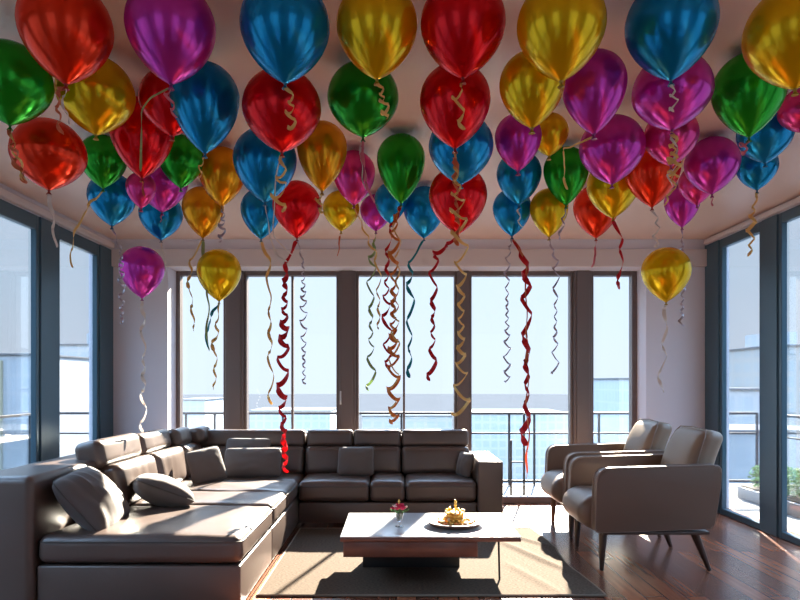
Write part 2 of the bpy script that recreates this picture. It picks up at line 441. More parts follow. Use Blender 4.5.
# thin door guard seen through the balcony door
g_ = thing('door_guard', 'slim dark metal guard frame standing outside the balcony door', 'guard rail', (1.55, 7.75, -.04))
for (p, q) in ((P(524, 413, 7.75), P(524, 497, 7.75)), (P(511, 440, 7.75), P(511, 492, 7.75))):
    obj('upright', box(nb(), p.x - .012, p.x + .012, p.y - .012, p.y + .012, -.04, p.z, .002, 1), metal_dark, g_)
p, q = P(511, 462, 7.75), P(524, 462, 7.75)
obj('crossbar', box(nb(), p.x, q.x, p.y - .008, p.y + .008, p.z - .008, p.z + .008), metal_dark, g_)

ground_m = mat('far_ground', (.055, .058, .062), rough=1, spec=0.0, noise_col=(.02, (.05, .053, .056), .8))
b = nb(); bmesh.ops.create_circle(b, cap_ends=True, radius=2500, segments=64, matrix=Matrix.Translation((0, 0, -45)))
o = struct('ground', b, ground_m, label='pale hazy city ground far below')

FA = [facade_mat('facade_pale_haze', (.46, .46, .46), (.38, .41, .43), 3.2, 3.4), facade_mat('facade_blue_haze', (.42, .43, .44), (.37, .395, .415), 2.6, 3.4, .18),
      facade_mat('facade_cream_haze', (.44, .41, .37), (.37, .38, .37), 4.0, 3.2, .35)]  # distance haze is put into these pale, low-contrast facade colours
roof_m = mat('roof_grey', (.17, .175, .18), rough=1, spec=0.0)
def building(label, px0, px1, top, d, depth, f, rot=0, box_top=True, stripe=False):
    x0, x1 = (px0 - 396) * d / F, (px1 - 396) * d / F
    z1 = EYE + (382 - top) * d / F; z0 = -45
    t_ = thing('building', label, 'building', ((x0 + x1) / 2, d + depth / 2, z0), 'buildings seen through the windows')
    hw = (x1 - x0) / 2; c = Vector(t_.location)
    fr = nb(); box(fr, c.x - hw, c.x + hw, d, d + depth, z0, z1)
    obj('wall', fr, FA[f], t_, smooth=False)
    rb = nb(); box(rb, c.x - hw - .3, c.x + hw + .3, d - .3, d + depth + .3, z1, z1 + .3)
    obj('roof', rb, roof_m, t_, smooth=False)
    if box_top:
        rb = nb(); box(rb, c.x - hw * .5, c.x + hw * .1, d + depth * .3, d + depth * .7, z1 + .8, z1 + 3.6)
        obj('rooftop_box', rb, FA[0], t_, smooth=False)
    if stripe:
        rb = nb(); box(rb, c.x + hw * .1, c.x + hw * .35, d - .6, d, z0, z1 - 1)
        obj('stair_strip', rb, mat('pale_yellow', (.38, .35, .24), rough=.8), t_, smooth=False)
for a in [('pale blue block with a yellowish strip behind the far left window', -70, 38, 355, 120, 30, 1, 0, False, True),
          ('pale round topped office block behind the narrow left window', 56, 110, 345, 162, 30, 0),
          ('low pale block seen through the narrowest left part of the back glazing', 178, 205, 400, 230, 30, 1, 0, False),
          ('low wide pale block beyond the balcony left of centre', 250, 330, 411, 260, 30, 0, 0, False),
          ('low cream block beyond the balcony at the centre', 362, 452, 416, 240, 30, 2, 0, False),
          ('low long pale block beyond the balcony door', 470, 572, 414, 250, 40, 0, 0, False),
          ('grey blue tower at the left side of the last back window', 590, 606, 381, 210, 25, 1, 0, False),
          ('pale tower at the right side of the last back window', 619, 650, 379, 168, 25, 1, 0, False),
          ('cream block behind the narrow right window', 716, 741, 384, 168, 25, 2, 0, False),
          ('pale block behind the narrow right window, right of the cream one', 743, 775, 390, 112, 18, 0, 0, False),
          ('tall cream tower behind the wide right window', 782, 860, 346, 130, 30, 2),
          ('low pale house below the right windows', 700, 830, 432, 90, 12, 1, 0, False)]:
    building(*a)

# planter and shrub on the balcony right
pt = thing('planter_box', 'low pale planter box standing on the balcony outside the right window', 'planter', (4.35, 7.1, -.04))
b = nb(); box(b, 4.1, 4.65, 6.5, 7.7, -.04, .10, .01); obj('planter_body', b, mat('planter_white', (.26, .25, .24), rough=.7), pt)
b = nb(); box(b, 4.13, 4.62, 6.53, 7.67, .10, .115); obj('soil', b, mat('soil', (.08, .06, .04), rough=.95), pt)
leaf_m = mat('shrub_leaf', (.12, .22, .07), rough=.6, noise_col=(8, (.2, .32, .1), .8))
b = nb()
rr = random.Random(4)
for i in range(1500):
    u = rr.uniform(-1, 1); a = rr.uniform(0, 2 * math.pi); rad = rr.uniform(.3, 1) ** .5
    c_ = Vector((4.38 + .22 * rad * math.cos(a), 7.08 + u * .52, .24 + .16 * rad * math.sin(a)))
    M = Matrix.Translation(c_) @ Euler((rr.uniform(0, 6), rr.uniform(0, 6), rr.uniform(0, 6))).to_matrix().to_4x4()
    s = rr.uniform(.02, .035)
    vs = [b.verts.new(M @ Vector(q)) for q in ((0, -s, 0), (s * .45, 0, s * .15), (0, s, 0), (-s * .45, 0, s * .15))]
    b.faces.new(vs)
for i in range(14):
    y = 6.6 + i * .07; tube(b, [(4.38, y, .1), (4.38 + rr.uniform(-.1, .1), y + rr.uniform(-.05, .05), .36)], .005, 5)
tag(obj('shrub', b, leaf_m, loc=(4.38, 7.08, .11)), 'small green leafy shrub growing in the balcony planter', 'shrub')

# ------------------------------------------------------------------ sofa
def crown(cz, wr=0.0, seed=0, face=1, bulge=0.0, sag=0.0):
    def f(p, u):
        v = Vector((0, 0, 0))
        a = max(0, (1 - u.x ** 4)) * max(0, (1 - u.y ** 4))
        if u.z > .3: v.z += cz * a
        if wr:
            v.z += wr * noise.noise(Vector((p.x * 6 + seed, p.y * 6, p.z * 3))) * (1 if u.z > 0 else .3)
            v.x += wr * .5 * noise.noise(Vector((p.x * 5, p.y * 7 + seed, p.z * 8)))
        return v
    return f

def cushion(name, x0, x1, y0, y1, z0, z1, r, parent, m, cz=.015, wr=.006, n=(14, 10, 4), rot=None, seed=0, disp=None, piping=None):
    c = Vector(((x0 + x1) / 2, (y0 + y1) / 2, (z0 + z1) / 2))
    M = Matrix.Translation(c)
    if rot: M = M @ Euler(rot).to_matrix().to_4x4()
    o = obj(name, rbox(nb(), (x1 - x0, y1 - y0, z1 - z0), r, n, disp or crown(cz, wr, seed), M), m, parent, angle=80)
    if piping:
        pb = nb(); hx, hy, hz = (x1 - x0) / 2, (y1 - y0) / 2, (z1 - z0) / 2
        rr_ = r * .55
        for zz in piping:
            pts = []
            for (sx, sy) in ((-1, -1), (1, -1), (1, 1), (-1, 1)):
                for q in range(4):
                    a = {(-1, -1): math.pi, (1, -1): 1.5 * math.pi, (1, 1): 0, (-1, 1): .5 * math.pi}[(sx, sy)] + q / 3 * math.pi / 2
                    pts.append(M @ Vector((sx * (hx - r) + (r * .96) * math.cos(a), sy * (hy - r) + (r * .96) * math.sin(a), zz * hz)))
            tube(pb, pts, .005, 6, closed=True)
        obj('piping', pb, leather_dark, o)
    return o

S = thing('sectional_sofa', 'large grey brown leather corner sofa with chaise along the left windows', 'sofa', (-1.2, 5.2, 0))
def sbox(name, x0, x1, y0, y1, z0, z1, bev=.012, m=leather): return obj(name, box(nb(), x0, x1, y0, y1, z0, z1, bev, 3), m, S)
sbox('plinth', -2.05, -.97, 3.85, 6.4, 0, .03, .002, black_m)
sbox('base', -2.10, -.91, 3.74, 4.695, .03, .275)
sbox('base', -2.10, -.91, 4.705, 6.5, .03, .275)
sbox('base', -.905, .75, 5.93, 6.5, .04, .235)
cushion('back_panel', -2.50, -2.11, 3.70, 6.74, .03, .80, .045, S, leather, cz=0, wr=.004, n=(4, 20, 6))
sbox('back_panel', -2.11, .74, 6.61, 6.76, .04, .80, .03)
sbox('armrest_back', .745, .985, 6.565, 6.76, .04, .62, .02)
cushion('armrest', .752, .985, 5.87, 6.56, .05, .62, .022, S, leather, cz=.002, wr=.002, n=(4, 8, 6))
for sx in (.79, .95):
    for sy in (5.93, 6.66): obj('foot', box(nb(), sx - .02, sx + .02, sy - .02, sy + .02, 0, .05), black_m, S)
cushion('seat_cushion', -2.10, -.90, 3.73, 4.69, .285, .445, .05, S, leather, cz=.022, wr=.010, n=(16, 14, 4), seed=1, piping=(.62,))
cushion('seat_cushion', -2.10, -.90, 4.70, 5.28, .285, .445, .05, S, leather, cz=.022, wr=.009, n=(16, 10, 4), seed=5, piping=(.62,))
cushion('seat_cushion', -2.10, -.90, 5.29, 5.90, .285, .445, .05, S, leather, cz=.02, wr=.008, n=(16, 10, 4), seed=9, piping=(.62,))
cushion('seat_cushion', -2.10, -.92, 5.91, 6.5, .285, .44, .05, S, leather, cz=.018, wr=.006, n=(14, 8, 4), seed=11)
for i, (a, c) in enumerate(((-.905, -.245), (-.24, .085), (.09, .745))):
    cushion('seat_cushion', a, c, 5.89, 6.5, .245, .43, .045, S, leather, cz=.018, wr=.006, n=(12, 10, 4), seed=20 + i, piping=(.5,))
def vert_folds(seed, amt=.010, axis='y'):
    def f(p, u):
        v = Vector((0, 0, 0)); s = p.y if axis == 'y' else p.x
        k_ = max(0, 1 - u.z ** 4) * max(0, 1 - (u.y if axis == 'y' else u.x) ** 4)
        d = amt * noise.noise(Vector((s * 14 + seed, p.z * 2.5, 0))) + .02 * k_
        if axis == 'y' and u.x > 0: v.x += d
        if axis == 'x' and u.y < 0: v.y -= d
        return v
    return f
for i, (a, c) in enumerate(((4.55, 5.25), (5.26, 5.92), (5.93, 6.44))):
    cushion('back_cushion', -2.16, -1.94, a, c, .43, .755, .06, S, leather, rot=(0, -.16, 0), n=(5, 14, 10), disp=vert_folds(i * 7, .012))
for i, (a, c) in enumerate(((4.50, 5.22), (5.23, 5.90), (5.91, 6.30), (6.31, 6.62))):
    cushion('headrest', -2.27 + (0, 0, .05, .14)[i], -2.07 + (0, 0, .06, .16)[i], a, c, .725, .93 - .014 * i, .055, S, leather, rot=(0, -.22, 0), n=(5, 12, 8), disp=vert_folds(i * 3 + 50, .004))
for i, (a, c) in enumerate(((-1.95, -.925), (-.905, .05), (.055, .735))):
    cushion('back_cushion', a, c, 6.36, 6.57, .42, .70, .05, S, leather, rot=(-.12, 0, 0), n=(16, 5, 8), disp=vert_folds(i * 5 + 9, .006, 'x'))
for i, (a, c) in enumerate(((-2.0, -.925), (-.905, -.437), (-.433, .052), (.056, .735))):
    cushion('headrest', a, c, 6.46, 6.63, .685, .865, .04, S, leather, rot=(-.10, 0, 0), n=(12, 5, 8), disp=vert_folds(i * 5 + 3, .003, 'x'))

# ------------------------------------------------------------------ pillows
def pillow(label, c, size, th, rot, folds=0.0, seed=0, mt=None):
    """flat in local XY, thickness along local Z"""
    n = 22; M = Matrix.Translation(Vector(c)) @ Euler(rot).to_matrix().to_4x4(); bm = nb()
    hx, hy = size[0] / 2, size[1] / 2
    top, bot = {}, {}
    rim = []
    for i in range(n + 1):
        for j in range(n + 1):
            u, v = -1 + 2 * i / n, -1 + 2 * j / n
            x = u * hx * (1 - .04 * (1 - v * v) - .09 * abs(u * v) ** 5); y = v * hy * (1 - .04 * (1 - u * u) - .09 * abs(u * v) ** 5)
            k_ = max(0, (1 - u * u)) ** .45 * max(0, (1 - v * v)) ** .45
            f_ = folds * k_ * (noise.noise(Vector((u * 1.2 + seed, v * 5, seed))) )
            w_ = .008 * k_ * noise.noise(Vector((u * 3, v * 3, seed)))
            z = th / 2 * k_
            if i in (0, n) or j in (0, n):
                top[i, j] = bot[i, j] = bm.verts.new(M @ Vector((x, y, 0)))
            else:
                top[i, j] = bm.verts.new(M @ Vector((x, y, z + f_ + w_))); bot[i, j] = bm.verts.new(M @ Vector((x, y, -z + f_ * .3)))
    for i in range(n):
        for j in range(n):
            for g, fl in ((top, 0), (bot, 1)):
                q = [g[i, j], g[i + 1, j], g[i + 1, j + 1], g[i, j + 1]]
                if fl: q.reverse()
                try: bm.faces.new(q)
                except ValueError: pass
    seq = [(i, 0) for i in range(n)] + [(n, j) for j in range(n)] + [(i, n) for i in range(n, 0, -1)] + [(0, j) for j in range(n, 0, -1)]
    rim = [top[s].co.copy() for s in seq]
    o = obj('throw_pillow', bm, mt or pillow_m, loc=Vector(c), angle=120)
    tag(o, label, 'pillow', 'throw pillows on the corner sofa')
    obj('seam', tube(nb(), rim, .004, 6, closed=True), leather_dark, o)
    return o
R = math.radians
pillow('large creased pillow leaning on the near end of the left sofa back', (-1.93, 4.08, .60), (.46, .58), .24, (R(4), R(50), R(10)), folds=.05, seed=3)
pillow('pillow lying low with a pointed corner beside the large creased pillow', (-1.70, 4.66, .555), (.44, .50), .22, (R(-10), R(24), R(22)), folds=.01, seed=8)
pillow('small square pillow near the far end of the left sofa back', (-1.70, 5.74, .60), (.33, .34), .13, (R(20), R(66), R(-30)), seed=12)
pillow('wide pillow in the sofa corner in front of another pillow', (-1.36, 6.08, .585), (.56, .31), .15, (R(62), 0, R(6)), seed=15)
pillow('pillow half hidden behind the wide pillow in the sofa corner', (-1.45, 6.24, .655), (.46, .32), .12, (R(68), 0, R(-4)), seed=19)
pillow('small square pillow in the middle of the back sofa section', (-.39, 6.20, .585), (.36, .29), .11, (R(68), 0, 0), seed=22)
pillow('small pillow propped against the right sofa armrest', (.665, 6.18, .555), (.26, .24), .10, (R(76), 0, R(-66)), seed=25)

# ------------------------------------------------------------------ rug
b = nb()
x0, x1, y0, y1 = -.875, 1.30, 4.02, 5.86
nx, ny = 120, 80
def rugz(x, y):
    z = .012
    for (cx, cy, ang, L, h_, w_) in ((1.06, 4.95, -1.15, .5, .022, .035), (1.16, 5.35, -1.0, .35, .018, .03), (.93, 4.4, -1.3, .35, .012, .04)):
        dx, dy = x - cx, y - cy; s = dx * math.cos(ang) + dy * math.sin(ang); q = -dx * math.sin(ang) + dy * math.cos(ang)
        z += h_ * math.exp(-(q / w_) ** 2) * math.exp(-(s / L) ** 4)
    return z
g = {}
for i in range(nx + 1):
    for j in range(ny + 1):
        x = x0 + (x1 - x0) * i / nx; y = y0 + (y1 - y0) * j / ny
        xx = x + (.02 * math.sin(y * 5) - .05 * (j / ny)) * (i / nx) ** 3 + .0
        g[i, j] = b.verts.new((xx, y, rugz(x, y)))
gl = {}
for (i, j) in [(i, j) for i in range(nx + 1) for j in (0, ny)] + [(i, j) for i in (0, nx) for j in range(1, ny)]:
    gl[i, j] = b.verts.new((g[i, j].co.x, g[i, j].co.y, .001))
for i in range(nx):
    for j in range(ny): b.faces.new((g[i, j], g[i + 1, j], g[i + 1, j + 1], g[i, j + 1]))
per = [(i, 0) for i in range(nx)] + [(nx, j) for j in range(ny)] + [(i, ny) for i in range(nx, 0, -1)] + [(0, j) for j in range(ny, 0, -1)]
for a, c in zip(per, per[1:] + per[:1]): b.faces.new((g[a], gl[a], gl[c], g[c]))
rim = [g[a].co.copy() for a in per]
b.faces.new([gl[a] for a in reversed(per)])
rug = tag(obj('rug', b, rug_m, loc=(.2, 4.94, 0), angle=60), 'beige woven rug under the coffee table', 'rug')
obj('binding', tube(nb(), [p + Vector((0, 0, -.003)) for p in rim], .007, 6, closed=True), mat('rug_binding', (.20, .17, .13), rough=.9), rug)

# ------------------------------------------------------------------ coffee table
T = thing('coffee_table', 'low coffee table with white top and brown wooden drawer base', 'table', (.2, 4.5, .012))
obj('tabletop', box(nb(), -.362, .808, 4.13, 4.885, .318, .343, .003), brown_wood, T)
obj('top_panel', box(nb(), -.360, .806, 4.132, 4.883, .343, .352, .003), white_top, T)
obj('drawer_box', box(nb(), -.345, .535, 4.18, 4.84, .205, .318, .004), brown_wood, T)
obj('drawer_front', box(nb(), -.335, .525, 4.168, 4.18, .215, .308, .003), brown_wood, T)
obj('plinth', box(nb(), -.24, .46, 4.62, 4.80, .012, .205, .004), black_m, T)
p = P(498, 545, 4.3)
obj('leg', tube(nb(), [(.695, 4.34, .318), (.70, 4.33, .014)], .007, 8), metal_dark, T)

# flower glass
def mesh_petals(bm, c, n_, rad, s, rr):
    for i in range(n_):
        a = 2 * math.pi * i / n_ + rr.random(); tilt = rr.uniform(.3, 1.0)
        M = Matrix.Translation(c) @ Euler((0, 0, a)).to_matrix().to_4x4() @ Euler((0, -tilt, 0)).to_matrix().to_4x4()
        ring = []
        for kx, ky, kz in ((0, 0, 0), (.35, .35, .12), (.8, .38, .10), (1, 0, .2), (.8, -.38, .10), (.35, -.35, .12)):
            ring.append(bm.verts.new(M @ Vector((kx * s, ky * s, kz * s))))
        ce = bm.verts.new(M @ Vector((.55 * s, 0, -.06 * s)))
        for q in range(6): bm.faces.new((ring[q], ring[(q + 1) % 6], ce))
cx, cy, z0 = (400 - 396) / F * 4.55 - .005, 4.42, .352
gt = thing('flower_glass', 'small clear glass holding bright pink flowers on the coffee table', 'vase', (cx, cy, z0))
clear = mat('clear_glass', (.92, .95, .97), rough=.03); clear.node_tree.nodes['Principled BSDF'].inputs['Transmission Weight'].default_value = .9
obj('glass_cup', lathe(nb(), [(0, 0), (.030, 0), (.031, .004), (.008, .010), (.007, .030), (.022, .045), (.030, .095), (.0285, .095), (.020, .048), (0, .040)], 28, cx, cy, z0), clear, gt)
rr = random.Random(5)
pink = mat('petal_pink', (.80, .05, .16), rough=.55, transl=.15); pinkw = mat('petal_pale', (.9, .75, .7), rough=.55, transl=.15); greenl = mat('leaf_green', (.10, .30, .06), rough=.5)
for i in range(11):
    a = i * 2.4; rad = .042 * (i / 10) ** .5
    c_ = Vector((cx + rad * math.cos(a) * 1.15, cy + rad * math.sin(a), z0 + .108 + .022 * (1 - i / 10) + rr.uniform(0, .012)))
    fb = nb(); mesh_petals(fb, c_, 6, 0, .027, rr); mesh_petals(fb, c_ + Vector((0, 0, .006)), 5, 0, .018, rr)
    obj('flower', fb, pinkw if i in (4, 8) else pink, gt)
    obj('stem', tube(nb(), [(cx + rr.uniform(-.008, .008), cy, z0 + .05), c_], .0015, 5), greenl, gt)
for i in range(5):
    a = i * 1.3 + .4; lb = nb(); mesh_petals(lb, Vector((cx + .05 * math.cos(a), cy + .04 * math.sin(a), z0 + .10)), 2, 0, .03, rr)
    obj('leaf', lb, greenl, gt)
obj('gold_pick', lathe(nb(), [(0, 0), (.003, .002), (.003, .03), (.009, .038), (.005, .048), (.010, .056), (.004, .068), (0, .074)], 12, cx - .002, cy + .005, z0 + .115), gold, gt)

# wooden dish with golden cake and sweets
dx, dy = (454 - 396) / F * 4.52, 4.46
dish = obj('serving_dish', lathe(nb(), [(0, 0), (.15, 0), (.172, .008), (.198, .030), (.204, .038), (.197, .039), (.168, .026), (0, .022)], 48, dx, dy, .352), mat('dish_wood', (.13, .065, .05), rough=.4, coat=.2), loc=(dx, dy, .352))
tag(dish, 'round dark wooden serving dish on the coffee table', 'dish')
ck = thing('golden_cake', 'small golden tiered cake with a thin gold topper on the wooden dish', 'cake', (dx, dy, .374))
def lump(r, h_, z, sd):
    prof = [(0, 0), (r, 0), (r * 1.04, h_ * .3), (r * .98, h_ * .5), (r * 1.05, h_ * .75), (r * .9, h_), (0, h_)]
    bm = lathe(nb(), prof, 28, dx, dy, z)
    for v in bm.verts:
        d = Vector((v.co.x - dx, v.co.y - dy, 0))
        v.co += d * .16 * noise.noise(Vector((v.co.x * 60 + sd, v.co.y * 60, v.co.z * 50)))
    return bm
obj('lower_tier', lump(.070, .038, .374, 1), mat('cake_gold', (.85, .48, .08), rough=.35, metal=.4), ck)
obj('upper_tier', lump(.060, .030, .415, 5), mat('cake_gold', (.85, .48, .08)), ck)
rr = random.Random(11)
for tier, (rad, z, cnt) in enumerate(((.074, .400, 14), (.062, .447, 12))):
    for i in range(cnt):
        a = 2 * math.pi * i / cnt; s = rr.uniform(.008, .013)
        bb = nb(); bmesh.ops.create_icosphere(bb, subdivisions=2, radius=s, matrix=Matrix.Translation((dx + rad * math.cos(a), dy + rad * math.sin(a), z + rr.uniform(-.006, .01))))
        obj('gold_bead', bb, gold if i % 3 else mat('cream_bead', (.92, .80, .50), rough=.4), ck)
obj('cake_topper', lathe(nb(), [(0, 0), (.006, 0), (.005, .02), (.009, .028), (.006, .04), (.012, .05), (.009, .065), (.011, .072), (.004, .085), (0, .088)], 14, dx + .005, dy, .443), gold, ck)
sw = [mat('sweet_orange', (.80, .25, .08), rough=.4), mat('sweet_cream', (.9, .74, .5), rough=.5), mat('sweet_gold', (.85, .55, .15), rough=.35, metal=.3)]
nm = ['orange', 'cream', 'golden']
for i in range(20):
    a = 2 * math.pi * i / 20; rad = .112 + rr.uniform(-.010, .022); s = rr.uniform(.013, .018); q = rr.choice((0, 1, 2))
    bb = nb(); bmesh.ops.create_icosphere(bb, subdivisions=2, radius=s)
    for v in bb.verts:
        v.co.z *= .62; v.co += v.co * .25 * noise.noise(v.co * 90 + Vector((i, 0, 0)))
    c_ = Vector((dx + rad * math.cos(a), dy + rad * math.sin(a), .375 + s * .55))
    bmesh.ops.translate(bb, vec=c_, verts=bb.verts)
    tag(obj('sweet', bb, sw[q], loc=c_), 'small %s sweet lying in the ring around the golden cake' % nm[q], 'sweet', 'small %s sweets on the wooden dish' % nm[q])

# ------------------------------------------------------------------ armchairs (face the left)
def armchair(label, ox, oy):
    t_ = thing('armchair', label, 'armchair', (ox, oy, 0), 'leather armchairs by the right windows')
    def W(x, y, z): return Vector((ox + x, oy + y, z))
    def arm(ys, ye):
        poly = round_poly([(-.46, .285), (-.445, .735), (.43, .76), (.425, .62), (.375, .315)], [.03, .10, .05, .05, .03], 7)
        o = obj('armrest', prism(nb(), [(ox + x, z) for x, z in poly], oy + ys, oy + ye, .014, 3), chair_m, t_)
        for yy in (ys + .006, ye - .006):
            obj('piping', tube(nb(), [W(x * 1.0, yy, z) for x, z in [(p_[0] + (.000), p_[1]) for p_ in poly]], .006, 6, closed=True), chair_pipe, o)
        return o
    arm(-.385, -.285); arm(.285, .385)
    def nose(p, u):
        v = Vector((0, 0, 0))
        if u.x < 0: v.x -= .05 * max(0, 1 - u.z ** 2) * abs(u.x); v.z -= 0
        if u.z > 0: v.z += .02 * max(0, 1 - u.y ** 4) * max(0, 1 - u.x ** 4)
        v.z += .004 * noise.noise(p * 8)
        return v
    M = Matrix.Translation(W(-.09, 0, .375)) @ Euler((0, R(3), 0)).to_matrix().to_4x4()
    so_ = obj('seat_cushion', rbox(nb(), (.80, .565, .25), .085, (12, 10, 5), nose, M), chair_m, t_, angle=80)
    def bk(p, u):
        v = Vector((0, 0, 0))
        if u.x < 0: v.x -= .035 * max(0, 1 - u.y ** 4) * max(0, 1 - u.z ** 2)
        v.y -= p.y * .10 * max(0, u.z)
        v.x += .05 * max(0, u.z) ** 2
        return v
    M = Matrix.Translation(W(.355, 0, .69)) @ Euler((0, R(13), 0)).to_matrix().to_4x4()
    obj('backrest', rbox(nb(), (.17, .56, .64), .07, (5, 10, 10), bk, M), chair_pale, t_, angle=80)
    pts = [M @ (Vector((-.07 + .05 * max(0, z / .32) ** 2, y * (1 - .10 * max(0, z / .32)), z))) for (y, z) in [(-.283, -.2), (-.283, 0), (-.283, .2), (-.27, .27), (-.23, .312), (0, .322), (.23, .312), (.27, .27), (.283, .2), (.283, 0), (.283, -.2)]]
    obj('back_piping', tube(nb(), pts, .005, 6), chair_pipe, t_)
    obj('base_frame', box(nb(), ox - .40, ox + .36, oy - .36, oy + .36, .262, .288, .006), dark_wood, t_)
    for sy in (-1, 1):
        obj('leg', tube(nb(), [W(-.385, sy * .315, .27), W(-.392, sy * .315, .12), W(-.395, sy * .315, .001)], .031, 12, r_end=.015), dark_wood, t_)
        obj('leg', tube(nb(), [W(.27, sy * .315, .27), W(.33, sy * .315, .12), W(.375, sy * .32, .001)], .031, 12, r_end=.015), dark_wood, t_)
    return t_
armchair('brown leather armchair nearer the viewer, facing left by the right windows', 1.87, 4.905)
armchair('brown leather armchair farther back, partly hidden behind the nearer armchair', 1.91, 5.86)

# ------------------------------------------------------------------ balloons
BC = {'red': (.92, .003, .012), 'scarlet': (.98, .05, .006), 'magenta': (.74, .055, .56), 'pink': (.88, .06, .36), 'blue': (.0, .36, .74), 'yellow': (.96, .66, .002),
      'orange': (.98, .46, .003), 'green': (.02, .52, .025)}
BM = {k_: balloon_mat('balloon_' + k_, v) for k_, v in BC.items()}
KM = {k_: mat('knot_' + k_, tuple(c * .35 for c in v), rough=.5) for k_, v in BC.items()}
RC = {'gold': mat('ribbon_gold', (1.0, .72, .28), rough=.35, metal=.35, transl=.35), 'copper': mat('ribbon_copper', (.78, .25, .12), rough=.4, metal=.4, transl=.35),
      'red': mat('ribbon_red', (.72, .02, .03), rough=.4, metal=.15, transl=.4), 'white': mat('ribbon_white', (.86, .80, .74), rough=.4, transl=.4),
      'silver': mat('ribbon_silver', (.50, .48, .58), rough=.3, metal=.6), 'teal': mat('ribbon_teal', (.02, .36, .42), rough=.4, metal=.2, transl=.4),
      'pink': mat('ribbon_pink', (.80, .28, .35), rough=.4, transl=.4), 'green': mat('ribbon_green', (.42, .55, .25), rough=.4, metal=.2, transl=.4),
      'orange': mat('ribbon_orange', (.85, .33, .08), rough=.4, metal=.2, transl=.4)}
BT = {
    1: ('scarlet', -1.258, 2.440, 2.869, 2.486, 0.175),
    2: ('magenta', -0.858, 2.440, 2.866, 2.486, 0.172),
    3: ('blue', -0.421, 2.430, 2.867, 2.485, 0.175),
    4: ('yellow', -0.073, 2.450, 2.867, 2.510, 0.161),
    5: ('red', 0.254, 2.430, 2.868, 2.504, 0.167),
    6: ('yellow', 0.582, 2.256, 2.758, 2.411, 0.160),
    7: ('blue', 1.044, 2.430, 2.871, 2.497, 0.173),
    8: ('yellow', 1.446, 2.320, 2.782, 2.412, 0.178),
    9: ('green', -1.637, 2.714, 2.785, 2.440, 0.174),
    10: ('yellow', -1.383, 2.950, 2.844, 2.489, 0.177),
    11: ('red', -1.092, 3.120, 2.872, 2.549, 0.161),
    12: ('blue', -0.867, 2.905, 2.793, 2.389, 0.159),
    13: ('red', -0.501, 2.810, 2.717, 2.360, 0.178),
    14: ('green', -0.157, 3.050, 2.868, 2.518, 0.176),
    15: ('red', 0.258, 2.798, 2.734, 2.373, 0.160),
    16: ('yellow', 0.539, 2.537, 2.657, 2.357, 0.133),
    17: ('magenta', 0.835, 2.700, 2.741, 2.396, 0.139),
    18: ('magenta', 1.225, 2.840, 2.801, 2.468, 0.177),
    19: ('green', 1.638, 2.970, 2.870, 2.487, 0.167),
    20: ('pink', 2.102, 3.281, 2.864, 2.627, 0.133),
    21: ('scarlet', -1.692, 3.120, 2.627, 2.286, 0.178),
    22: ('green', -1.808, 3.950, 2.870, 2.547, 0.145),
    23: ('red', -1.365, 3.440, 2.871, 2.447, 0.172),
    24: ('green', -1.318, 3.922, 2.860, 2.539, 0.141),
    25: ('orange', -1.128, 4.150, 2.870, 2.491, 0.156),
    26: ('blue', -0.716, 3.500, 2.736, 2.334, 0.178),
    27: ('orange', -0.402, 3.480, 2.763, 2.389, 0.141),
    28: ('green', 0.031, 3.940, 2.872, 2.452, 0.154),
    29: ('pink', -0.277, 4.220, 2.871, 2.517, 0.145),
    30: ('blue', 0.315, 3.102, 2.645, 2.310, 0.162),
    31: ('magenta', 0.614, 3.220, 2.698, 2.412, 0.121),
    32: ('blue', 0.811, 4.220, 2.870, 2.517, 0.152),
    33: ('green', 1.096, 4.126, 2.862, 2.491, 0.148),
    34: ('yellow', 0.837, 3.500, 2.817, 2.586, 0.109),
    35: ('magenta', 1.164, 3.450, 2.780, 2.417, 0.178),
    36: ('scarlet', 1.586, 3.964, 2.837, 2.434, 0.173),
    37: ('pink', 1.474, 3.430, 2.806, 2.508, 0.145),
    38: ('magenta', 1.970, 3.990, 2.872, 2.522, 0.168),
    39: ('blue', 2.053, 3.560, 2.872, 2.568, 0.150),
    40: ('blue', 2.341, 4.150, 2.872, 2.595, 0.130),
    41: ('yellow', 1.455, 4.290, 2.841, 2.449, 0.178),
    42: ('magenta', 2.208, 4.940, 2.872, 2.546, 0.135),
    43: ('scarlet', 1.544, 4.940, 2.870, 2.462, 0.178),
    44: ('blue', -1.897, 4.274, 2.744, 2.392, 0.160),
    45: ('magenta', -1.571, 4.298, 2.870, 2.492, 0.175),
    46: ('pink', -1.554, 3.900, 2.625, 2.410, 0.091),
    47: ('blue', -1.891, 5.150, 2.871, 2.493, 0.177),
    48: ('orange', -1.505, 4.990, 2.871, 2.473, 0.164),
    49: ('blue', -1.063, 5.040, 2.870, 2.476, 0.165),
    50: ('red', -0.704, 4.550, 2.777, 2.374, 0.178),
    51: ('yellow', -0.437, 5.090, 2.870, 2.551, 0.151),
    52: ('magenta', -0.163, 5.200, 2.872, 2.577, 0.134),
    53: ('blue', 0.218, 4.990, 2.871, 2.473, 0.168),
    54: ('red', 0.367, 3.790, 2.625, 2.226, 0.178),
    55: ('blue', 0.809, 4.463, 2.697, 2.368, 0.139),
    56: ('yellow', 1.040, 4.350, 2.663, 2.336, 0.133),
    57: ('magenta', -2.008, 5.060, 2.421, 2.014, 0.178),
    58: ('yellow', -1.399, 5.060, 2.398, 1.990, 0.178),
    59: ('yellow', 1.958, 4.640, 2.325, 1.930, 0.178),
    60: ('blue', -0.038, 4.843, 2.857, 2.546, 0.129),
    61: ('pink', 2.107, 4.480, 2.869, 2.589, 0.126),
}
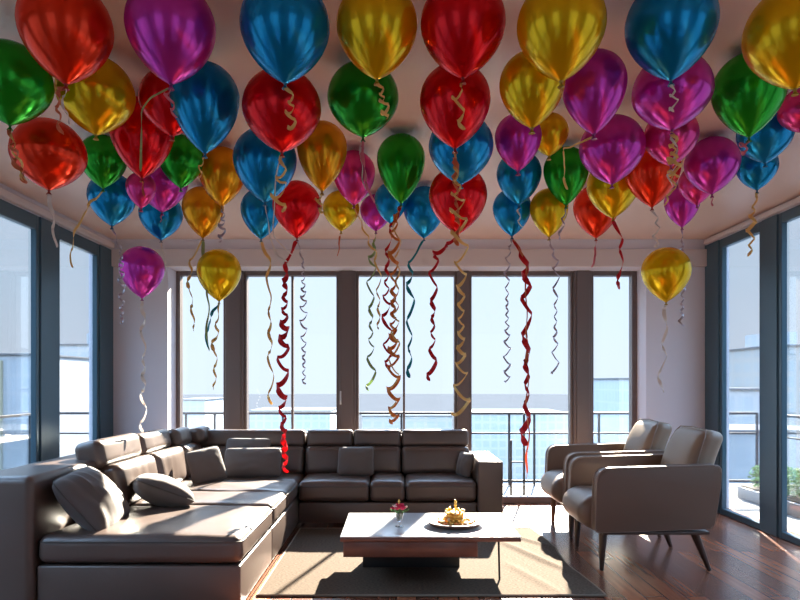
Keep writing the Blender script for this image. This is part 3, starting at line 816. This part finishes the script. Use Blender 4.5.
def balloon(i, label, group):
    col, x, y, zt, zk, r = BT[i]; r *= .965
    H_ = zt - zk; L_ = H_ - r * .98
    up = r * .98
    prof = []
    for q in range(19):                       # crown
        a = math.pi / 2 * (1 - q / 18)
        prof.append((r * math.cos(a), H_ - up + up * math.sin(a)))
    for q in range(1, 25):                    # tapering lower half
        t_ = q / 24
        g_ = (1 - t_ ** 1.85) ** .80
        prof.append((max(r * g_, .009), (H_ - up) * (1 - t_)))
    o = obj('balloon', lathe(nb(), prof, 48, x, y, zk), BM[col], loc=(x, y, zk), angle=75)
    tag(o, label, 'balloon', group)
    obj('knot', lathe(nb(), [(.004, .006), (.008, .001), (.006, -.005), (.0045, -.010), (.010, -.017), (.013, -.022), (.006, -.020), (0, -.018)], 14, x, y, zk), KM[col], o)
    return o

def ribbon(parent, i, pts, amp, turns, width, colour, seed=0):
    """curled foil ribbon tied under balloon i; pts are where it passes, at the balloon's own distance"""
    d = BT[i][2]; s = d / F
    P3 = [Vector((BT[i][1], d, BT[i][4] - .012))] + [P(px, py, d) for px, py in pts[1:]]
    rr = random.Random(seed * 31 + i)
    segs = [(b_ - a_).length for a_, b_ in zip(P3, P3[1:])]; tot = sum(segs)
    N = max(24, int(turns * 16)); amp *= s; hw = width * 1.25 * s / 2
    ph0 = rr.uniform(0, 6)
    def at(t_):
        q = t_ * tot
        for k_, sg in enumerate(segs):
            if q <= sg or k_ == len(segs) - 1: return P3[k_].lerp(P3[k_ + 1], min(1, q / sg))
            q -= sg
    cl = []
    for k_ in range(N + 1):
        t_ = k_ / N
        c_ = at(t_) * .5 + (at(max(0, t_ - .03)) + at(min(1, t_ + .03))) * .25
        env = min(1, t_ * 5) * (.75 + .35 * math.sin(t_ * 9 + ph0)) * (1 if t_ < .93 else 1.1)
        ph = ph0 + 2 * math.pi * turns * (t_ + .035 * math.sin(t_ * 11 + ph0))
        cl.append(c_ + Vector((math.cos(ph), math.sin(ph), .35 * math.sin(ph * 2 + 1))) * amp * env)
    bm = nb(); rings = []
    for k_ in range(N + 1):
        t_ = (cl[min(k_ + 1, N)] - cl[max(k_ - 1, 0)]).normalized()
        axis = Vector((.35 * math.sin(k_ * .21 + ph0), .2, 1)).normalized()
        wv = axis - t_ * axis.dot(t_)
        if wv.length < .15: wv = Vector((1, .3, 0)) - t_ * t_.x
        wv.normalize(); nv = t_.cross(wv).normalized()
        h_ = hw * (1 if 0 < k_ < N else .4) * (.85 + .25 * math.sin(k_ * .13 + ph0))
        th = .0006
        rings.append([bm.verts.new(cl[k_] + wv * a_ * h_ + nv * c_ * th) for a_, c_ in ((-1, -1), (1, -1), (1, 1), (-1, 1))])
    for a_, c_ in zip(rings, rings[1:]):
        for q in range(4): bm.faces.new((a_[q], a_[(q + 1) % 4], c_[(q + 1) % 4], c_[q]))
    bm.faces.new(rings[0]); bm.faces.new(rings[-1])
    obj('ribbon', bm, RC[colour], parent, angle=60)

BL = {
1: 'large red balloon with a short red ribbon, front row left of the big magenta balloon',
2: 'large magenta balloon in the front row between the red and blue ones, pale green ribbon',
3: 'large blue balloon in the front row above a red balloon, gold curled ribbon',
4: 'large yellow balloon in the front row with a gold curl over a green balloon',
5: 'large red balloon in the front row directly above another big red balloon',
6: 'large yellow balloon at the top between the big red and big blue balloons',
7: 'large blue balloon in the front row above a purple balloon at the right',
8: 'large yellow balloon cut off by the top right corner of the picture',
9: 'green balloon cut off at the left edge of the picture, copper ribbon',
10: 'yellow balloon at the left, just below the front red balloon',
11: 'red balloon mostly hidden behind the big magenta balloon and a blue one',
12: 'blue balloon at upper left, below and right of the big magenta balloon',
13: 'red balloon directly below the big front blue balloon, looping gold ribbon',
14: 'green balloon directly below the big front yellow balloon with pinkish ribbon',
15: 'red balloon directly below the big front red one, long copper and gold ribbon',
16: 'yellow balloon below left of the big front yellow balloon at centre right',
17: 'magenta balloon between a yellow balloon and the big right blue balloon',
18: 'magenta balloon directly below the big blue balloon at the right, gold curls',
19: 'green balloon at upper right, left of the corner yellow balloon',
20: 'pink balloon at the right edge under the corner yellow balloon',
21: 'orange red balloon at the far left with a straight whitish ribbon',
22: 'green balloon showing below the left yellow balloon, right of the far left red one',
23: 'red balloon at the left, with a pale strip of ribbon in front of it',
24: 'green balloon at the left, directly beneath the upper left blue balloon',
25: 'yellow orange balloon with a silver curled ribbon, left of a big blue balloon',
26: 'blue balloon behind the lower left of the red balloon with looping gold ribbon',
27: 'orange balloon hanging between the green balloon and the front red balloon at left centre',
28: 'green balloon at the centre with the long tangled gold and red ribbons',
29: 'pale pink balloon half hidden left of the central green balloon',
30: 'blue balloon partly covered by two red balloons at the centre',
31: 'magenta balloon at centre right above two small blue balloons',
32: 'blue balloon right beneath a magenta balloon, topmost of two stacked blue ones',
33: 'green balloon at centre right with a gold squiggle of ribbon in front',
34: 'small yellow balloon half hidden behind the magenta and the green balloon at centre right',
35: 'purple magenta balloon right of the green balloon at centre right',
36: 'orange red balloon with a whitish ribbon above the low hanging yellow balloon at right',
37: 'pink balloon behind the gold curls of the right magenta balloon',
38: 'magenta balloon at the right, left of the two right blue balloons',
39: 'blue balloon under the right green balloon, larger of the two at the right edge',
40: 'small blue balloon at the right with a long gold curl in front of the window',
41: 'yellow balloon with the short red ribbon at the right, left of an orange red one',
42: 'small magenta balloon at the right just above the low hanging yellow balloon',
43: 'orange red balloon in the back row, below a purple magenta balloon at right',
44: 'blue balloon at the left with a silver ribbon down the corner wall',
45: 'magenta balloon in the left cluster above the small blue back row balloon',
46: 'tiny pink balloon touching the magenta balloon in the left cluster',
47: 'blue balloon in the back row at left, below the magenta one',
48: 'orange balloon in the back row at left with two thin ribbons, gold and pale green',
49: 'blue balloon in the back row below the larger blue balloon at left centre',
50: 'red balloon in the back row with the long red ribbon reaching the sofa',
51: 'yellow balloon in the back row just below the orange balloon at left centre',
52: 'small magenta balloon in the back row at the centre, left of the blue ones',
53: 'blue balloon in the back row right of centre with a teal ribbon',
54: 'red balloon below the blue balloon at centre with a short red curl',
55: 'lower of the two stacked blue balloons at centre right, long red ribbon',
56: 'yellow balloon in the back row below the green balloon at centre right',
57: 'magenta balloon hanging low alone before the left corner wall',
58: 'yellow balloon hanging low at the left in front of the back window',
59: 'yellow balloon hanging low at the right in front of the corner wall',
60: 'small blue balloon mostly hidden below the central green balloon',
61: 'pink balloon tucked between two magenta balloons at the right'}
RB = {
1: [([(66, 84), (60, 90), (57, 108), (62, 135)], 2.5, 3, 3.5, 'copper'), ([(66, 84), (63, 110), (72, 126)], 3, 1.5, 1.8, 'white')],
2: [([(171, 84), (167, 92), (172, 103), (176, 118)], 4, 2, 2, 'pink'), ([(171, 84), (150, 98), (141, 110), (141, 172)], .5, 1, 2.2, 'green')],
3: [([(285, 84), (290, 92), (291, 130)], 5.5, 3.5, 3, 'gold')],
4: [([(377, 80), (380, 88), (386, 118)], 5, 4, 2.6, 'gold')],
5: [([(463, 79), (458, 92), (461, 130)], 7, 2.2, 3, 'gold')],
6: [([(561, 82), (562, 96)], 1.5, 1.5, 1.6, 'gold')],
7: [([(671, 81), (673, 90), (672, 112)], 5, 2.5, 2.4, 'white')],
9: [([(10, 126), (10, 135), (14, 155), (25, 184)], 4, 3.5, 3.5, 'copper'), ([(10, 126), (15, 152), (24, 182)], 3, 2.5, 2.6, 'gold')],
12: [([(205, 153), (202, 162), (200, 178)], 2.5, 2, 1.8, 'gold')],
13: [([(282, 153), (284, 163), (278, 185), (281, 210)], 9, 3, 3, 'gold'), ([(282, 153), (272, 200), (276, 238), (292, 256)], 3, 1.5, 1.6, 'white')],
14: [([(363, 138), (364, 170), (373, 204)], 2, 2, 3, 'pink'), ([(363, 138), (360, 160), (366, 190)], 2, 1.5, 1.6, 'white')],
15: [([(455, 149), (456, 180), (458, 246)], 3, 5, 4, 'copper'), ([(455, 149), (457, 200), (461, 256), (461, 419)], 8, 14, 2.6, 'gold')],
17: [([(594, 135), (566, 148), (562, 165), (567, 190)], 2.5, 2.2, 2.2, 'gold')],
18: [([(672, 131), (673, 138), (674, 178)], 7, 5, 3, 'gold'), ([(672, 131), (676, 160), (668, 186)], 4, 3, 1.8, 'white')],
19: [([(749, 138), (745, 144), (744, 156)], 5, 2, 2.4, 'pink')],
21: [([(49, 191), (53, 215), (56, 248)], 1.5, 2, 3, 'white')],
22: [([(103, 190), (82, 215), (72, 240), (73, 268)], 2, 3, 2.2, 'gold')],
23: [([(142, 179), (144, 198)], .8, 1.2, 1.4, 'copper')],
25: [([(222, 207), (223, 216), (220, 242)], 4, 4, 2, 'silver')],
26: [([(265, 203), (269, 235), (277, 255), (288, 262)], 1, 1, 1.5, 'white')],
27: [([(322, 192), (319, 197), (321, 213)], 4, 2.2, 2.2, 'gold')],
28: [([(401, 204), (394, 222), (393, 330), (394, 425)], 6.5, 15, 3, 'orange'), ([(401, 204), (388, 240), (386, 300), (388, 372)], 4.5, 9, 2.6, 'red'), ([(401, 204), (395, 215), (398, 260), (392, 420)], 5, 10, 1.8, 'gold')],
29: [([(354, 206), (378, 262), (379, 330)], 3, 6, 1.8, 'gold')],
32: [([(519, 206), (520, 228)], 2.5, 2, 1.4, 'white')],
33: [([(566, 206), (562, 225), (558, 240)], 2.5, 2.5, 1.8, 'silver')],
36: [([(652, 208), (657, 220), (656, 247)], 4, 3, 2.2, 'white')],
37: [([(671, 167), (674, 185), (664, 205)], 3, 2.5, 1.6, 'gold')],
38: [([(712, 195), (712, 206)], 1.2, 1.2, 1.5, 'pink')],
40: [([(757, 191), (752, 215), (750, 257)], 4.5, 5, 2.6, 'gold')],
41: [([(613, 219), (622, 240), (618, 290)], 2.5, 2.5, 3.5, 'red')],
42: [([(682, 228), (683, 285), (681, 326)], 4, 9, 1.8, 'silver')],
43: [([(596, 239), (596, 255), (590, 268)], 1.5, 1, 1.6, 'pink')],
44: [([(112, 227), (121, 250), (122, 325)], 3, 9, 1.8, 'silver')],
45: [([(162, 213), (160, 222)], 1, 1, 1.4, 'pink')],
47: [([(161, 241), (166, 265)], 1, 1, 1.2, 'white')],
48: [([(203, 239), (190, 262), (190, 295), (195, 332)], 2.2, 4, 2.6, 'gold'), ([(203, 239), (208, 300), (208, 352)], 1.6, 3, 2.4, 'green')],
49: [([(261, 240), (269, 262), (271, 405)], 2.8, 6, 2.4, 'gold')],
50: [([(297, 239), (286, 262), (282, 400), (286, 473)], 5.5, 13, 4.2, 'red'), ([(297, 239), (303, 262), (304, 385)], 3.5, 14, 1.5, 'silver')],
51: [([(341, 232), (337, 256)], 1, 1, 1.4, 'copper')],
52: [([(376, 232), (371, 265), (371, 392)], 4.5, 8, 2.2, 'green')],
53: [([(424, 239), (410, 262), (410, 378)], 4, 5, 2.8, 'teal')],
54: [([(458, 235), (434, 256), (432, 382)], 4.5, 8, 3.2, 'red')],
55: [([(512, 237), (507, 262), (507, 384)], 3.5, 14, 1.5, 'silver'), ([(512, 237), (526, 262), (527, 400), (526, 445)], 5, 8, 4.6, 'red'), ([(512, 237), (526, 262), (528, 440), (526, 480)], 1.5, 6, 2, 'copper')],
56: [([(549, 238), (556, 262), (555, 376)], 3.5, 10, 1.6, 'silver')],
57: [([(142, 299), (144, 340), (143, 432)], 2.8, 6, 2.6, 'white')],
58: [([(219, 302), (215, 345), (215, 390)], 2.8, 4, 2.6, 'gold'), ([(219, 302), (208, 325), (207, 350)], 1.8, 2, 2.2, 'teal')],
59: [([(666, 303), (664, 345), (661, 393)], 4, 2.8, 2.8, 'white')],
}
for i in BT:
    g_ = 'balloons hanging low below the ceiling' if i in (57, 58, 59) else 'balloons floating under the ceiling'
    o = balloon(i, BL[i], g_)
    for s_, (pts, amp, turns, width, colour) in enumerate(RB.get(i, [])):
        ribbon(o, i, pts, amp, turns, width, colour, s_)
